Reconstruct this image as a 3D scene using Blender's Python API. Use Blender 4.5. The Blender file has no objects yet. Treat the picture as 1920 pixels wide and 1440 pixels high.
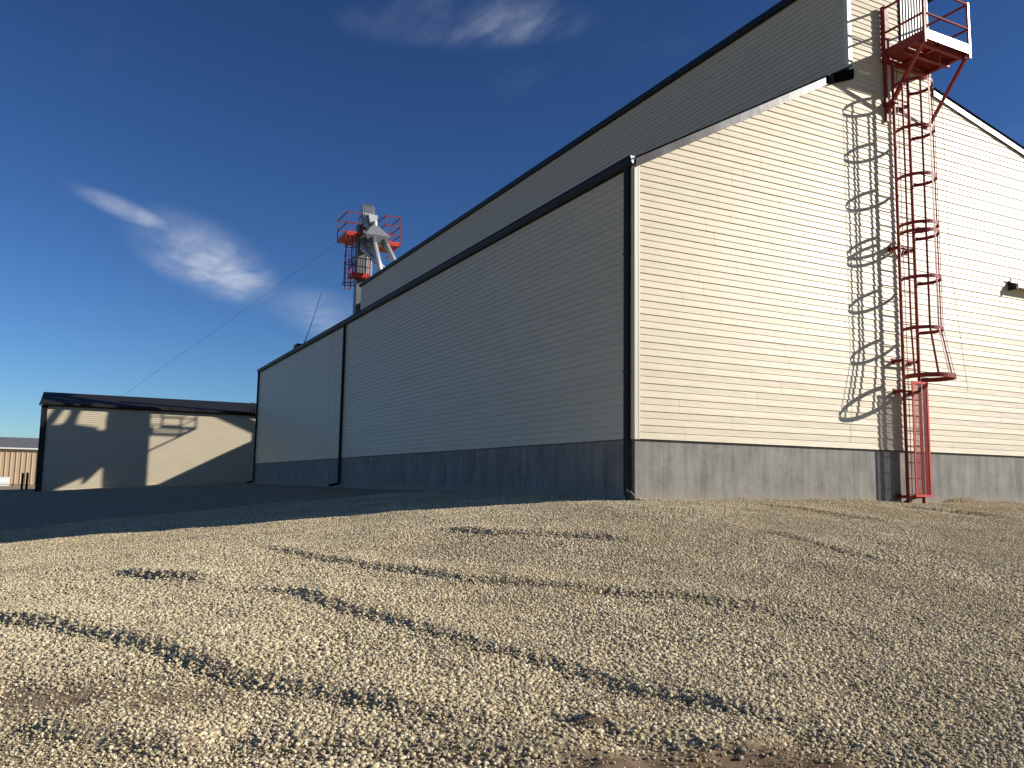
import bpy, bmesh, math, random
import numpy as np
from mathutils import Vector, Matrix

random.seed(7)
rng = np.random.default_rng(7)
scene = bpy.context.scene
COL = scene.collection
R_ = math.radians

# ------------------------------------------------------------------ camera
cam_data = bpy.data.cameras.new('camera')
cam = bpy.data.objects.new('camera', cam_data)
COL.objects.link(cam)
CAM = Vector((-8.8834, -12.5909, -0.8180))
right = Vector((0.8905653, -0.45456496, 0.0162523))
up = Vector((-0.06657372, -0.09491611, 0.9932567))
fwd = Vector((0.44995709, 0.88564193, 0.11479107))
cam.matrix_world = Matrix(((right.x, up.x, -fwd.x, CAM.x), (right.y, up.y, -fwd.y, CAM.y),
                           (right.z, up.z, -fwd.z, CAM.z), (0, 0, 0, 1)))
cam_data.sensor_fit = 'HORIZONTAL'
cam_data.sensor_width = 36.0
cam_data.lens = 1598.8 / 1920 * 36.0
cam_data.clip_start = 0.05
cam_data.clip_end = 5000
scene.camera = cam

# ------------------------------------------------------------------ light
SUN_TO = Vector((1.54, -1.0, 0.82)).normalized()
SUN_EL = math.asin(SUN_TO.z)
SUN_AZ = math.atan2(SUN_TO.x, SUN_TO.y)          # clockwise from +Y
sun_data = bpy.data.lights.new('sun', 'SUN')
sun_data.energy = 5.0
sun_data.angle = R_(0.53)
sun_data.color = (1.0, 0.955, 0.87)
sun = bpy.data.objects.new('sun', sun_data)
COL.objects.link(sun)
sun.rotation_euler = SUN_TO.to_track_quat('Z', 'Y').to_euler()
sun.location = (30, -20, 40)

world = bpy.data.worlds.new('World')
scene.world = world
world.use_nodes = True
wn = world.node_tree.nodes; wl = world.node_tree.links
wn.clear()
def N(nodes, t, **kw):
    n = nodes.new(t)
    for k, v in kw.items():
        if k == 'ins':
            for a, b in v.items(): n.inputs[a].default_value = b
        else: setattr(n, k, v)
    return n
w_out = N(wn, 'ShaderNodeOutputWorld')
w_bg = N(wn, 'ShaderNodeBackground', ins={'Strength': 0.1})
sky = N(wn, 'ShaderNodeTexSky', sky_type='NISHITA', sun_disc=False, sun_elevation=SUN_EL,
        sun_rotation=SUN_AZ, altitude=900, air_density=1.0, dust_density=0.35, ozone_density=3.2)
# thin cirrus drawn on a plane high above the place, by direction only
tc = N(wn, 'ShaderNodeTexCoord')
sep = N(wn, 'ShaderNodeSeparateXYZ'); wl.new(tc.outputs['Generated'], sep.inputs[0])
def wmath(op, a, b=None, clamp=False):
    n = N(wn, 'ShaderNodeMath', operation=op, use_clamp=clamp)
    for i, v in enumerate((a, b)):
        if v is None: continue
        if isinstance(v, (int, float)): n.inputs[i].default_value = v
        else: wl.new(v, n.inputs[i])
    return n.outputs[0]
zc = wmath('MAXIMUM', sep.outputs['Z'], 0.03)
pxn = wmath('DIVIDE', sep.outputs['X'], zc); pyn = wmath('DIVIDE', sep.outputs['Y'], zc)
comb = N(wn, 'ShaderNodeCombineXYZ'); wl.new(pxn, comb.inputs[0]); wl.new(pyn, comb.inputs[1])
def wnoise(scale, detail, rough, dist, stretch, rot, off=0.0):
    mp = N(wn, 'ShaderNodeMapping'); wl.new(comb.outputs[0], mp.inputs['Vector'])
    mp.inputs['Scale'].default_value = stretch; mp.inputs['Rotation'].default_value = (0, 0, rot)
    mp.inputs['Location'].default_value = (off, off * .7, 0)
    n = N(wn, 'ShaderNodeTexNoise', ins={'Scale': scale, 'Detail': detail, 'Roughness': rough, 'Distortion': dist})
    wl.new(mp.outputs[0], n.inputs['Vector']); return n.outputs['Fac']
def wramp(v, a, b):
    n = N(wn, 'ShaderNodeMapRange', interpolation_type='SMOOTHSTEP'); wl.new(v, n.inputs['Value'])
    n.inputs['From Min'].default_value = a; n.inputs['From Max'].default_value = b
    return n.outputs['Result']
def blob(cx, cy, rx, ry, rot):
    """soft ellipse on the cloud plane"""
    c, s = math.cos(rot), math.sin(rot)
    dx = wmath('SUBTRACT', pxn, cx); dy = wmath('SUBTRACT', pyn, cy)
    u = wmath('DIVIDE', wmath('ADD', wmath('MULTIPLY', dx, c), wmath('MULTIPLY', dy, s)), rx)
    v = wmath('DIVIDE', wmath('SUBTRACT', wmath('MULTIPLY', dy, c), wmath('MULTIPLY', dx, s)), ry)
    d = wmath('SQRT', wmath('ADD', wmath('MULTIPLY', u, u), wmath('MULTIPLY', v, v)))
    return wramp(d, 1.0, 0.15)
n_f = wnoise(3.2, 10, 0.6, 0.35, (1.0, 0.5, 1), R_(-22))
n_t = wnoise(7.0, 8, 0.6, 0.25, (1.0, 0.28, 1), R_(-24), 1.7)
n_w = wnoise(1.1, 6, 0.6, 0.3, (1.0, 0.4, 1), R_(-12), 3.1)
A = R_(66)
streak = wmath('MAXIMUM', wmath('MULTIPLY', blob(0.52, 4.22, 1.05, 0.34, R_(71)), 1.0),
               wmath('MULTIPLY', blob(0.14, 3.50, 0.40, 0.12, R_(52)), 0.8))
c1 = wmath('MULTIPLY', streak, wmath('MULTIPLY', wmath('ADD', wmath('MULTIPLY', wramp(n_f, 0.28, 0.70), .75), .22), wmath('ADD', wmath('MULTIPLY', wramp(n_t, 0.25, 0.75), .55), 0.50)))
c2 = wmath('MULTIPLY', blob(0.70, 1.62, 0.32, 0.14, R_(-30)), wmath('MULTIPLY', wmath('MULTIPLY', wramp(n_t, 0.28, 0.80), wramp(n_f, 0.25, 0.65)), 0.7))
c3 = wmath('MULTIPLY', blob(1.35, 5.2, 1.0, 0.42, R_(66)), wmath('MULTIPLY', wramp(n_w, 0.30, 0.75), 0.75))
c4 = wmath('MULTIPLY', wramp(n_w, 0.60, 0.90), 0.10)
mask = wmath('MINIMUM', wmath('MAXIMUM', wmath('MAXIMUM', c1, c2), wmath('MAXIMUM', c3, c4)), 0.80)
# clear dry-air sky: deeper blue overhead, paler towards the horizon
sk1 = N(wn, 'ShaderNodeVectorMath', operation='SCALE', ins={'Scale': 0.062}); wl.new(sky.outputs[0], sk1.inputs[0])
sk2 = N(wn, 'ShaderNodeGamma', ins={'Gamma': 1.43}); wl.new(sk1.outputs[0], sk2.inputs['Color'])
sk3 = N(wn, 'ShaderNodeVectorMath', operation='MULTIPLY'); wl.new(sk2.outputs[0], sk3.inputs[0]); sk3.inputs[1].default_value = (14.2, 17.4, 20.8)
mix = N(wn, 'ShaderNodeMixRGB', ins={'Color2': (4.7, 5.2, 6.2, 1)})
wl.new(mask, mix.inputs['Fac']); wl.new(sk3.outputs[0], mix.inputs['Color1'])
wl.new(mix.outputs[0], w_bg.inputs['Color']); wl.new(w_bg.outputs[0], w_out.inputs['Surface'])

scene.view_settings.view_transform = 'Standard'
scene.view_settings.look = 'None'
scene.view_settings.exposure = 0.3
scene.view_settings.gamma = 1.0
scene.view_settings.use_curve_mapping = False
scene.render.engine = 'CYCLES'
scene.cycles.max_bounces = 6
scene.cycles.diffuse_bounces = 3
scene.cycles.use_denoising = True

# ------------------------------------------------------------------ materials
def mat(name, color, rough=0.6, metal=0.0, spec=0.5, noise=0.0, nscale=4.0, nstretch=(1, 1, 1), bump=0.0,
        bscale=60.0, bdist=0.002, bstretch=(1, 1, 1), color2=None, rand=0.0, detail=5.0, coords='Object', rlo=0.0):
    m = bpy.data.materials.new(name); m.use_nodes = True
    nt = m.node_tree; b = nt.nodes['Principled BSDF']
    b.inputs['Base Color'].default_value = (*color, 1)
    b.inputs['Roughness'].default_value = rough; b.inputs['Metallic'].default_value = metal
    b.inputs['Specular IOR Level'].default_value = spec
    tcn = N(nt.nodes, 'ShaderNodeTexCoord') if coords == 'Object' else N(nt.nodes, 'ShaderNodeNewGeometry')
    co = tcn.outputs['Object'] if coords == 'Object' else tcn.outputs['Position']
    col = None
    if noise or color2:
        mp = N(nt.nodes, 'ShaderNodeMapping'); nt.links.new(co, mp.inputs['Vector'])
        mp.inputs['Scale'].default_value = nstretch
        n = N(nt.nodes, 'ShaderNodeTexNoise', ins={'Scale': nscale, 'Detail': detail, 'Roughness': 0.62})
        nt.links.new(mp.outputs[0], n.inputs['Vector'])
        mr = N(nt.nodes, 'ShaderNodeMapRange', ins={'From Min': 0.3, 'From Max': 0.7})
        nt.links.new(n.outputs['Fac'], mr.inputs['Value'])
        mx = N(nt.nodes, 'ShaderNodeMixRGB')
        c2 = color2 or tuple(c * (1 - noise) for c in color)
        mx.inputs['Color1'].default_value = (*color, 1); mx.inputs['Color2'].default_value = (*c2, 1)
        nt.links.new(mr.outputs[0], mx.inputs['Fac']); col = mx.outputs[0]
        if rlo:
            rr = N(nt.nodes, 'ShaderNodeMapRange', ins={'From Min': 0.3, 'From Max': 0.7, 'To Min': rough - rlo, 'To Max': rough + rlo})
            nt.links.new(n.outputs['Fac'], rr.inputs['Value']); nt.links.new(rr.outputs[0], b.inputs['Roughness'])
    if rand:
        oi = N(nt.nodes, 'ShaderNodeObjectInfo')
        hs = N(nt.nodes, 'ShaderNodeHueSaturation')
        mr2 = N(nt.nodes, 'ShaderNodeMapRange', ins={'To Min': 1 - rand, 'To Max': 1 + rand})
        nt.links.new(oi.outputs['Random'], mr2.inputs['Value']); nt.links.new(mr2.outputs[0], hs.inputs['Value'])
        if col is None: hs.inputs['Color'].default_value = (*color, 1)
        else: nt.links.new(col, hs.inputs['Color'])
        col = hs.outputs[0]
    if col is not None: nt.links.new(col, b.inputs['Base Color'])
    if bump:
        mp2 = N(nt.nodes, 'ShaderNodeMapping'); nt.links.new(co, mp2.inputs['Vector'])
        mp2.inputs['Scale'].default_value = bstretch
        nb = N(nt.nodes, 'ShaderNodeTexNoise', ins={'Scale': bscale, 'Detail': 4.0, 'Roughness': 0.6})
        nt.links.new(mp2.outputs[0], nb.inputs['Vector'])
        bp = N(nt.nodes, 'ShaderNodeBump', ins={'Strength': bump, 'Distance': bdist})
        nt.links.new(nb.outputs['Fac'], bp.inputs['Height']); nt.links.new(bp.outputs[0], b.inputs['Normal'])
    return m
M = {}
M['siding'] = mat('cream_vinyl', (0.585, 0.502, 0.355), rough=0.44, spec=0.22, noise=0.07, nscale=0.9, nstretch=(1, 1, 3), bump=0.36,
                  bscale=1.6, bdist=0.02, bstretch=(1, 1, 4), rand=0.025, coords='World')
M['trim'] = mat('cream_trim', (0.62, 0.555, 0.425), rough=0.4, noise=0.05, nscale=3)
def concrete():
    m = bpy.data.materials.new('plinth_concrete'); m.use_nodes = True; nt = m.node_tree; nd = nt.nodes; lk = nt.links
    b = nd['Principled BSDF']; b.inputs['Roughness'].default_value = .88; b.inputs['Specular IOR Level'].default_value = .25
    geo = N(nd, 'ShaderNodeNewGeometry')
    def noise(sc, st, det):
        mp = N(nd, 'ShaderNodeMapping'); mp.inputs['Scale'].default_value = st; lk.new(geo.outputs['Position'], mp.inputs['Vector'])
        n = N(nd, 'ShaderNodeTexNoise', ins={'Scale': sc, 'Detail': det, 'Roughness': .62}); lk.new(mp.outputs[0], n.inputs['Vector']); return n.outputs['Fac']
    def ma(op, a, c=None, d=None):
        n = N(nd, 'ShaderNodeMath', operation=op)
        for i, v in enumerate((a, c, d)):
            if v is None: continue
            if isinstance(v, (int, float)): n.inputs[i].default_value = v
            else: lk.new(v, n.inputs[i])
        return n.outputs[0]
    streak = noise(2.2, (2.6, 2.6, .30), 7); blotch = noise(1.6, (1, 1, 1.1), 6); fine = noise(22, (1, 1, .6), 5)
    v = ma('ADD', ma('MULTIPLY', ma('SUBTRACT', streak, .5), 1.15), ma('ADD', ma('MULTIPLY', ma('SUBTRACT', blotch, .5), .85), ma('MULTIPLY', ma('SUBTRACT', fine, .5), .45)))
    sp = N(nd, 'ShaderNodeSeparateXYZ'); lk.new(geo.outputs['Position'], sp.inputs[0])
    run = ma('ADD', sp.outputs['X'], sp.outputs['Y'])
    fr = ma('ABSOLUTE', ma('SUBTRACT', ma('FRACT', ma('DIVIDE', ma('ADD', run, .55), 2.44)), .5))
    joint = ma('LESS_THAN', fr, .0035)
    v = ma('SUBTRACT', v, ma('MULTIPLY', joint, .22))
    mud = N(nd, 'ShaderNodeMapRange', ins={'From Min': -.88, 'From Max': -1.12}); lk.new(ma('ADD', sp.outputs['Z'], ma('MULTIPLY', ma('SUBTRACT', blotch, .5), .55)), mud.inputs['Value'])
    cr = N(nd, 'ShaderNodeValToRGB'); lk.new(ma('ADD', v, .5), cr.inputs['Fac'])
    e = cr.color_ramp.elements; e[0].position = .1; e[1].position = .9; e[0].color = (.125, .118, .106, 1); e[1].color = (.325, .305, .27, 1)
    mx = N(nd, 'ShaderNodeMixRGB', ins={'Color2': (.34, .28, .20, 1)}); lk.new(ma('MULTIPLY', mud.outputs[0], .6), mx.inputs['Fac']); lk.new(cr.outputs[0], mx.inputs[1])
    lk.new(mx.outputs[0], b.inputs['Base Color'])
    bp = N(nd, 'ShaderNodeBump', ins={'Strength': .5, 'Distance': .004}); lk.new(ma('SUBTRACT', fine, joint), bp.inputs['Height']); lk.new(bp.outputs[0], b.inputs['Normal'])
    return m
M['concrete'] = concrete()
M['dark'] = mat('dark_brown_metal', (0.018, 0.015, 0.014), rough=0.55, spec=0.25, noise=0.25, nscale=5)
M['matt_black'] = mat('matt_black', (0.006, 0.006, 0.006), rough=1.0, spec=0.0)
M['rake'] = mat('brown_rake_metal', (0.055, 0.045, 0.040), rough=0.27, metal=0.0, spec=0.3, noise=0.25, nscale=1.3, rlo=0.05, bump=0.2, bscale=2.0, bdist=0.02)
M['roof'] = mat('dark_roof_metal', (0.022, 0.019, 0.018), rough=0.6, spec=0.3, noise=0.25, nscale=1.5)
M['red'] = mat('red_paint', (0.29, 0.022, 0.019), rough=0.48, spec=0.25, color2=(0.18, 0.024, 0.018), nscale=9, rlo=0.06, detail=8)
M['red_gloss'] = mat('red_gloss_paint', (0.33, 0.028, 0.024), rough=0.3, noise=0.15, nscale=14, rlo=0.05)
M['red2'] = mat('red_orange_paint', (0.58, 0.045, 0.022), rough=0.5, spec=0.3, noise=0.15, nscale=8)
M['galv'] = mat('galvanised_steel', (0.44, 0.45, 0.45), rough=0.42, metal=0.55, noise=0.28, nscale=5, rlo=0.1)
M['galv_dark'] = mat('weathered_steel', (0.14, 0.145, 0.15), rough=0.5, metal=0.3, noise=0.3, nscale=4)
M['pipe'] = mat('pale_spout_steel', (0.58, 0.565, 0.53), rough=0.38, metal=0.35, noise=0.15, nscale=5)
M['white'] = mat('white_paint', (0.78, 0.77, 0.74), rough=0.35, noise=0.06, nscale=6)
M['ribwhite'] = mat('white_ribbed_steel', (0.72, 0.70, 0.64), rough=0.4, noise=0.08, nscale=5)
M['tan'] = mat('tan_ribbed_steel', (0.50, 0.36, 0.225), rough=0.5, noise=0.08, nscale=0.6)
M['grey_roof'] = mat('grey_shingle', (0.16, 0.16, 0.17), rough=0.9, noise=0.4, nscale=14)
M['rust'] = mat('rusty_steel', (0.035, 0.018, 0.014), rough=0.8, noise=0.4, nscale=12)
M['wire'] = mat('steel_cable', (0.05, 0.055, 0.065), rough=0.5, metal=0.4)
M['straw'] = mat('dry_straw', (0.30, 0.20, 0.10), rough=0.9, rand=0.2)

# ------------------------------------------------------------------ mesh helpers
class MB:
    def __init__(self): self.v = []; self.f = []
    def add(self, vs, fs):
        o = len(self.v); self.v += [tuple(p) for p in vs]; self.f += [tuple(i + o for i in f) for f in fs]; return self
    def box(self, a, b):
        x0, y0, z0 = a; x1, y1, z1 = b
        x0, x1 = sorted((x0, x1)); y0, y1 = sorted((y0, y1)); z0, z1 = sorted((z0, z1))
        return self.add([(x0, y0, z0), (x1, y0, z0), (x1, y1, z0), (x0, y1, z0), (x0, y0, z1), (x1, y0, z1), (x1, y1, z1), (x0, y1, z1)],
                        [(0, 3, 2, 1), (4, 5, 6, 7), (0, 1, 5, 4), (1, 2, 6, 5), (2, 3, 7, 6), (3, 0, 4, 7)])
    def bar(self, a, b, w, h=None, upv=(0, 0, 1)):
        """rectangular bar from a to b"""
        a = Vector(a); b = Vector(b); h = h or w; d = (b - a).normalized(); u = Vector(upv)
        if abs(d.dot(u)) > 0.95: u = Vector((0, 1, 0))
        s = d.cross(u).normalized() * (w / 2); t = s.cross(d).normalized() * (h / 2)
        vs = [a - s - t, a + s - t, a + s + t, a - s + t, b - s - t, b + s - t, b + s + t, b - s + t]
        return self.add(vs, [(0, 1, 2, 3), (7, 6, 5, 4), (0, 4, 5, 1), (1, 5, 6, 2), (2, 6, 7, 3), (3, 7, 4, 0)])
    def tube(self, pts, r, n=8, cap=True, closed=False):
        pts = [Vector(p) for p in pts]; rs = r if isinstance(r, (list, tuple)) else [r] * len(pts)
        rings = []; prev = None
        for i, p in enumerate(pts):
            if closed: d = (pts[(i + 1) % len(pts)] - pts[i - 1]).normalized()
            else: d = (pts[min(i + 1, len(pts) - 1)] - pts[max(i - 1, 0)]).normalized()
            u = prev if prev else (Vector((0, 0, 1)) if abs(d.z) < 0.9 else Vector((0, 1, 0)))
            s = d.cross(u).normalized(); t = s.cross(d).normalized(); prev = t
            rings.append([p + s * rs[i] * math.cos(2 * math.pi * k / n) + t * rs[i] * math.sin(2 * math.pi * k / n) for k in range(n)])
        vs = [q for ring in rings for q in ring]; fs = []
        m = len(rings); last = m if closed else m - 1
        for i in range(last):
            for k in range(n):
                a = i * n + k; b2 = i * n + (k + 1) % n; c = ((i + 1) % m) * n + (k + 1) % n; d2 = ((i + 1) % m) * n + k
                fs.append((a, b2, c, d2))
        if cap and not closed:
            fs.append(tuple(range(n))[::-1]); fs.append(tuple((m - 1) * n + k for k in range(n)))
        return self.add(vs, fs)
    def ribbon(self, pts, w, t, outv):
        """flat strip following pts; w = height along z, t = thickness along outv(i)"""
        vs = []; fs = []; n = len(pts)
        for i, p in enumerate(pts):
            o = Vector(outv[i]) * (t / 2); z = Vector((0, 0, w / 2)); p = Vector(p)
            vs += [p - o - z, p + o - z, p + o + z, p - o + z]
        for i in range(n - 1):
            a = i * 4
            for k in range(4):
                fs.append((a + k, a + (k + 1) % 4, a + 4 + (k + 1) % 4, a + 4 + k))
        fs += [(3, 2, 1, 0), (n * 4 - 4, n * 4 - 3, n * 4 - 2, n * 4 - 1)]
        return self.add(vs, fs)
    def prism(self, poly, axis, a, b):
        """extrude a 2-D polygon along an axis; axis 1: poly is (x,z), axis 0: poly is (y,z), axis 2: (x,y)"""
        def P(p, t): return (t, p[0], p[1]) if axis == 0 else (p[0], t, p[1]) if axis == 1 else (p[0], p[1], t)
        n = len(poly)
        return self.add([P(p, a) for p in poly] + [P(p, b) for p in poly],
                        [tuple(range(n)), tuple(range(2 * n - 1, n - 1, -1))] + [(i, i + n, (i + 1) % n + n, (i + 1) % n) for i in range(n)])
    def mesh(self, name, smooth=False):
        me = bpy.data.meshes.new(name); me.from_pydata(self.v, [], self.f)
        bm = bmesh.new(); bm.from_mesh(me); bmesh.ops.recalc_face_normals(bm, faces=bm.faces); bm.to_mesh(me); bm.free()
        if smooth:
            for p in me.polygons: p.use_smooth = True
        return me
    def build(self, name, m, parent=None, smooth=False):
        o = bpy.data.objects.new(name, self.mesh(name, smooth)); o.data.materials.append(M[m] if isinstance(m, str) else m)
        COL.objects.link(o)
        if parent is not None:
            o.parent = parent
            w = Matrix.Identity(4); q = parent
            while q is not None: w = Matrix.Translation(q.location) @ w; q = q.parent
            o.matrix_parent_inverse = Matrix.Identity(4)
            o.location = -w.to_translation()          # meshes are written in world coordinates
        return o
def thing(name, label, cat, loc=(0, 0, 0), group=None):
    o = bpy.data.objects.new(name, None); COL.objects.link(o); o.location = loc; o.empty_display_size = 0.3
    o['label'] = label; o['category'] = cat
    if group: o['group'] = group
    return o
def tag(o, label=None, cat=None, group=None, kind=None):
    if label: o['label'] = label
    if cat: o['category'] = cat
    if group: o['group'] = group
    if kind: o['kind'] = kind
    return o

# ------------------------------------------------------------------ ground
RIDGES = [  # (points, height): low lips and windrows left in the gravel
 ([(-9.9,-2.9),(-9.39,-3.48),(-8.96,-4.08),(-8.49,-4.95),(-8.1,-5.8),(-7.81,-6.54),(-7.37,-7.2),(-6.96,-7.79),(-6.56,-8.22)], .078),
 ([(-7.42,-3.49),(-6.89,-4.21),(-6.54,-5.46),(-6.22,-6.54),(-5.91,-7.15),(-5.56,-7.93),(-5.25,-8.57),(-5.09,-9.07),(-4.93,-9.41)], .062),
 ([(-6.61,-.09),(-6.31,-1.7),(-5.87,-3.34),(-5.28,-4.63),(-4.57,-5.51),(-3.9,-6.27),(-3.4,-7.07),(-3.03,-7.73)], .050),
 ([(-4.28,-1.09),(-3.86,-2.3),(-3.29,-2.87),(-2.9,-3.41),(-2.68,-4.01)], .07),
 ([(-8.5,-1.56),(-8.26,-1.65),(-8.01,-2.17),(-7.5,-2.97)], .085),
 ([(-.71,-3.7),(-.58,-4.26),(-.66,-5.03),(-.54,-5.97)], .04),
 ([(2.04,-.86),(2.25,-2.36),(2.86,-3.49)], .04),
 ([(5.15,-1.27),(5.68,-2.21),(6.21,-3.07)], .05),
 ([(-8.06,-7.76),(-7.56,-7.92),(-7.12,-8.2),(-6.49,-8.57),(-6.25,-8.81)], .07),
 ([(-9.06,-6.75),(-8.84,-7.02),(-8.58,-7.3),(-8.14,-7.75)], .06),
 ([(-6.28,-8.15),(-6.09,-8.58),(-5.77,-8.86),(-5.43,-9.17)], .06)]
SOIL_LINE = [(-7.3,-8.72),(-6.85,-8.66),(-6.4,-8.66),(-5.95,-8.88),(-5.45,-9.10),(-5.1,-9.46),(-4.6,-9.95)]
def vnoise(x, y, s, seed):
    """smooth value noise, arrays in, arrays out (-1..1)"""
    r = np.random.default_rng(seed); T = r.uniform(-1, 1, (64, 64))
    u = x * s; v = y * s; iu = np.floor(u).astype(int); iv = np.floor(v).astype(int)
    fu = u - iu; fv = v - iv; fu = fu * fu * (3 - 2 * fu); fv = fv * fv * (3 - 2 * fv)
    g = lambda a, b: T[a % 64, b % 64]
    return (g(iu, iv) * (1 - fu) + g(iu + 1, iv) * fu) * (1 - fv) + (g(iu, iv + 1) * (1 - fu) + g(iu + 1, iv + 1) * fu) * fv
def gz(x, y, fine=True):
    x = np.asarray(x, float); y = np.asarray(y, float)
    s = np.hypot(np.maximum(0, -x), np.maximum(0, -y))
    s = np.where(s > 9, 9 + 5 * np.tanh((s - 9) / 5), s)
    f = 1 - 0.36 * np.clip((y - 6) / 38, 0, 1)
    z = -1.10 - 0.12 * f * (np.sqrt(s * s + 2.2) - 1.483)
    if not fine: return z
    near = np.clip(1 - np.hypot(x + 4, y + 4) / 40, 0, 1)
    z = z + near * (0.035 * vnoise(x, y, .35, 1) + 0.022 * vnoise(x, y, .9, 2) + 0.010 * vnoise(x, y, 2.7, 3) + .006 * vnoise(x, y, 6.1, 4))
    # uneven gravel heaped against the plinth
    wall = np.where((x > -.6) & (y > -1.2) & (y < .3), np.exp(-((np.minimum(y, 0) + .0) / .35) ** 2), 0)
    z = z + wall * (0.03 + 0.06 * vnoise(x, y, .8, 6) + .04 * vnoise(x, y, 2.1, 7)) * (x > 0)
    z = z + soil(x, y) * near * (.02 * vnoise(x, y, 5.3, 51) + .016 * vnoise(x, y, 11.0, 52))
    for pts, h in RIDGES:
        best = np.full(x.shape, 9.0); sg = np.zeros(x.shape); tt = np.zeros(x.shape); L = 0; total = 0
        P = np.array(pts); seg = np.hypot(*(P[1:] - P[:-1]).T); total = seg.sum()
        for i in range(len(P) - 1):
            a, b = P[i], P[i + 1]; d = b - a; l2 = d @ d
            t = np.clip(((x - a[0]) * d[0] + (y - a[1]) * d[1]) / l2, 0, 1)
            dx = x - a[0] - t * d[0]; dy = y - a[1] - t * d[1]; D = np.hypot(dx, dy)
            side = np.sign(dx * d[1] - dy * d[0])      # which side of the line
            cs = np.sign((CAM.x - 2 - a[0]) * d[1] - (CAM.y - a[1]) * d[0])
            m = D < best; best = np.where(m, D, best); sg = np.where(m, side * cs, sg); tt = np.where(m, (L + t * seg[i]) / total, tt)
            L += seg[i]
        wob = 0.05 * vnoise(x, y, 1.0, 11) + .012 * vnoise(x, y, 3.7, 12)
        q = best * sg + wob                            # + towards the steep side
        prof = np.where(q > 0, np.clip(1 - q / 0.085, 0, 1), np.exp(-(q / 0.5) ** 2))
        amp = h * np.clip(np.minimum(tt, 1 - tt) * 6, 0, 1) * (0.86 + .24 * vnoise(x, y, .7, 13) + .10 * vnoise(x, y, 2.3, 14))
        z = z + prof * amp * (best < 2)
    return z
def soil(x, y):
    """1 where bare soil shows between the stones"""
    n = .5 + .32 * vnoise(x, y, 1.0, 21) + .25 * vnoise(x, y, 2.6, 22)
    d1 = np.exp(-(((x + 9.02) / .62) ** 2 + ((y + 6.22 + .5 * (x + 9.02)) / .36) ** 2)) * 1.1
    d1b = np.exp(-(((x + 8.25) / .40) ** 2 + ((y + 6.75) / .2) ** 2)) * .7
    lx = np.array([p[0] for p in SOIL_LINE]); ly = np.array([p[1] for p in SOIL_LINE])
    ln = y - np.interp(x, lx, ly)
    d2 = np.clip(.5 - ln / .22, 0, 1) * 1.25 * (x > -7.3)
    d3 = np.exp(-(((x + 6.2) / .5) ** 2 + ((y + 8.38) / .09) ** 2)) * 1.0
    d4 = np.exp(-(((x + 6.8) / .22) ** 2 + ((y + 8.08) / .10) ** 2)) * .9
    return np.clip(np.maximum.reduce([d1, d1b, d2, d3, d4]) * (.55 + 1.1 * n), 0, 1)
def grid_mesh(name, X, Y, zf, extra=None):
    nx, ny = len(X), len(Y); xx, yy = np.meshgrid(X, Y); zz = zf(xx, yy)
    me = bpy.data.meshes.new(name)
    idx = np.arange(nx * ny).reshape(ny, nx)
    q = np.stack([idx[:-1, :-1], idx[:-1, 1:], idx[1:, 1:], idx[1:, :-1]], -1).reshape(-1, 4)
    if extra is not None:
        cx = (xx[:-1, :-1] + xx[1:, 1:]).ravel() / 2; cy = (yy[:-1, :-1] + yy[1:, 1:]).ravel() / 2
        q = q[extra(cx, cy)]
    me.vertices.add(nx * ny); me.vertices.foreach_set('co', np.stack([xx, yy, zz], -1).astype(np.float32).ravel())
    me.loops.add(q.size); me.loops.foreach_set('vertex_index', q.astype(np.int32).ravel())
    me.polygons.add(len(q)); me.polygons.foreach_set('loop_start', (np.arange(len(q)) * 4).astype(np.int32))
    me.update(calc_edges=True); me.validate()
    me.polygons.foreach_set('use_smooth', np.ones(len(q), bool))
    return me, xx.ravel(), yy.ravel()
NX0, NX1, NY0, NY1 = -17.0, 15.0, -13.0, 11.0
Xn = np.linspace(NX0, NX1, 761); Yn = np.linspace(NY0, NY1, 571)
def axis(lo, hi, a, b, n):
    s = (np.linspace(0, 1, n) ** 2.6)
    return np.unique(np.concatenate([a - (a - lo) * s, np.linspace(a, b, 60), b + (hi - b) * s]))
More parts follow.
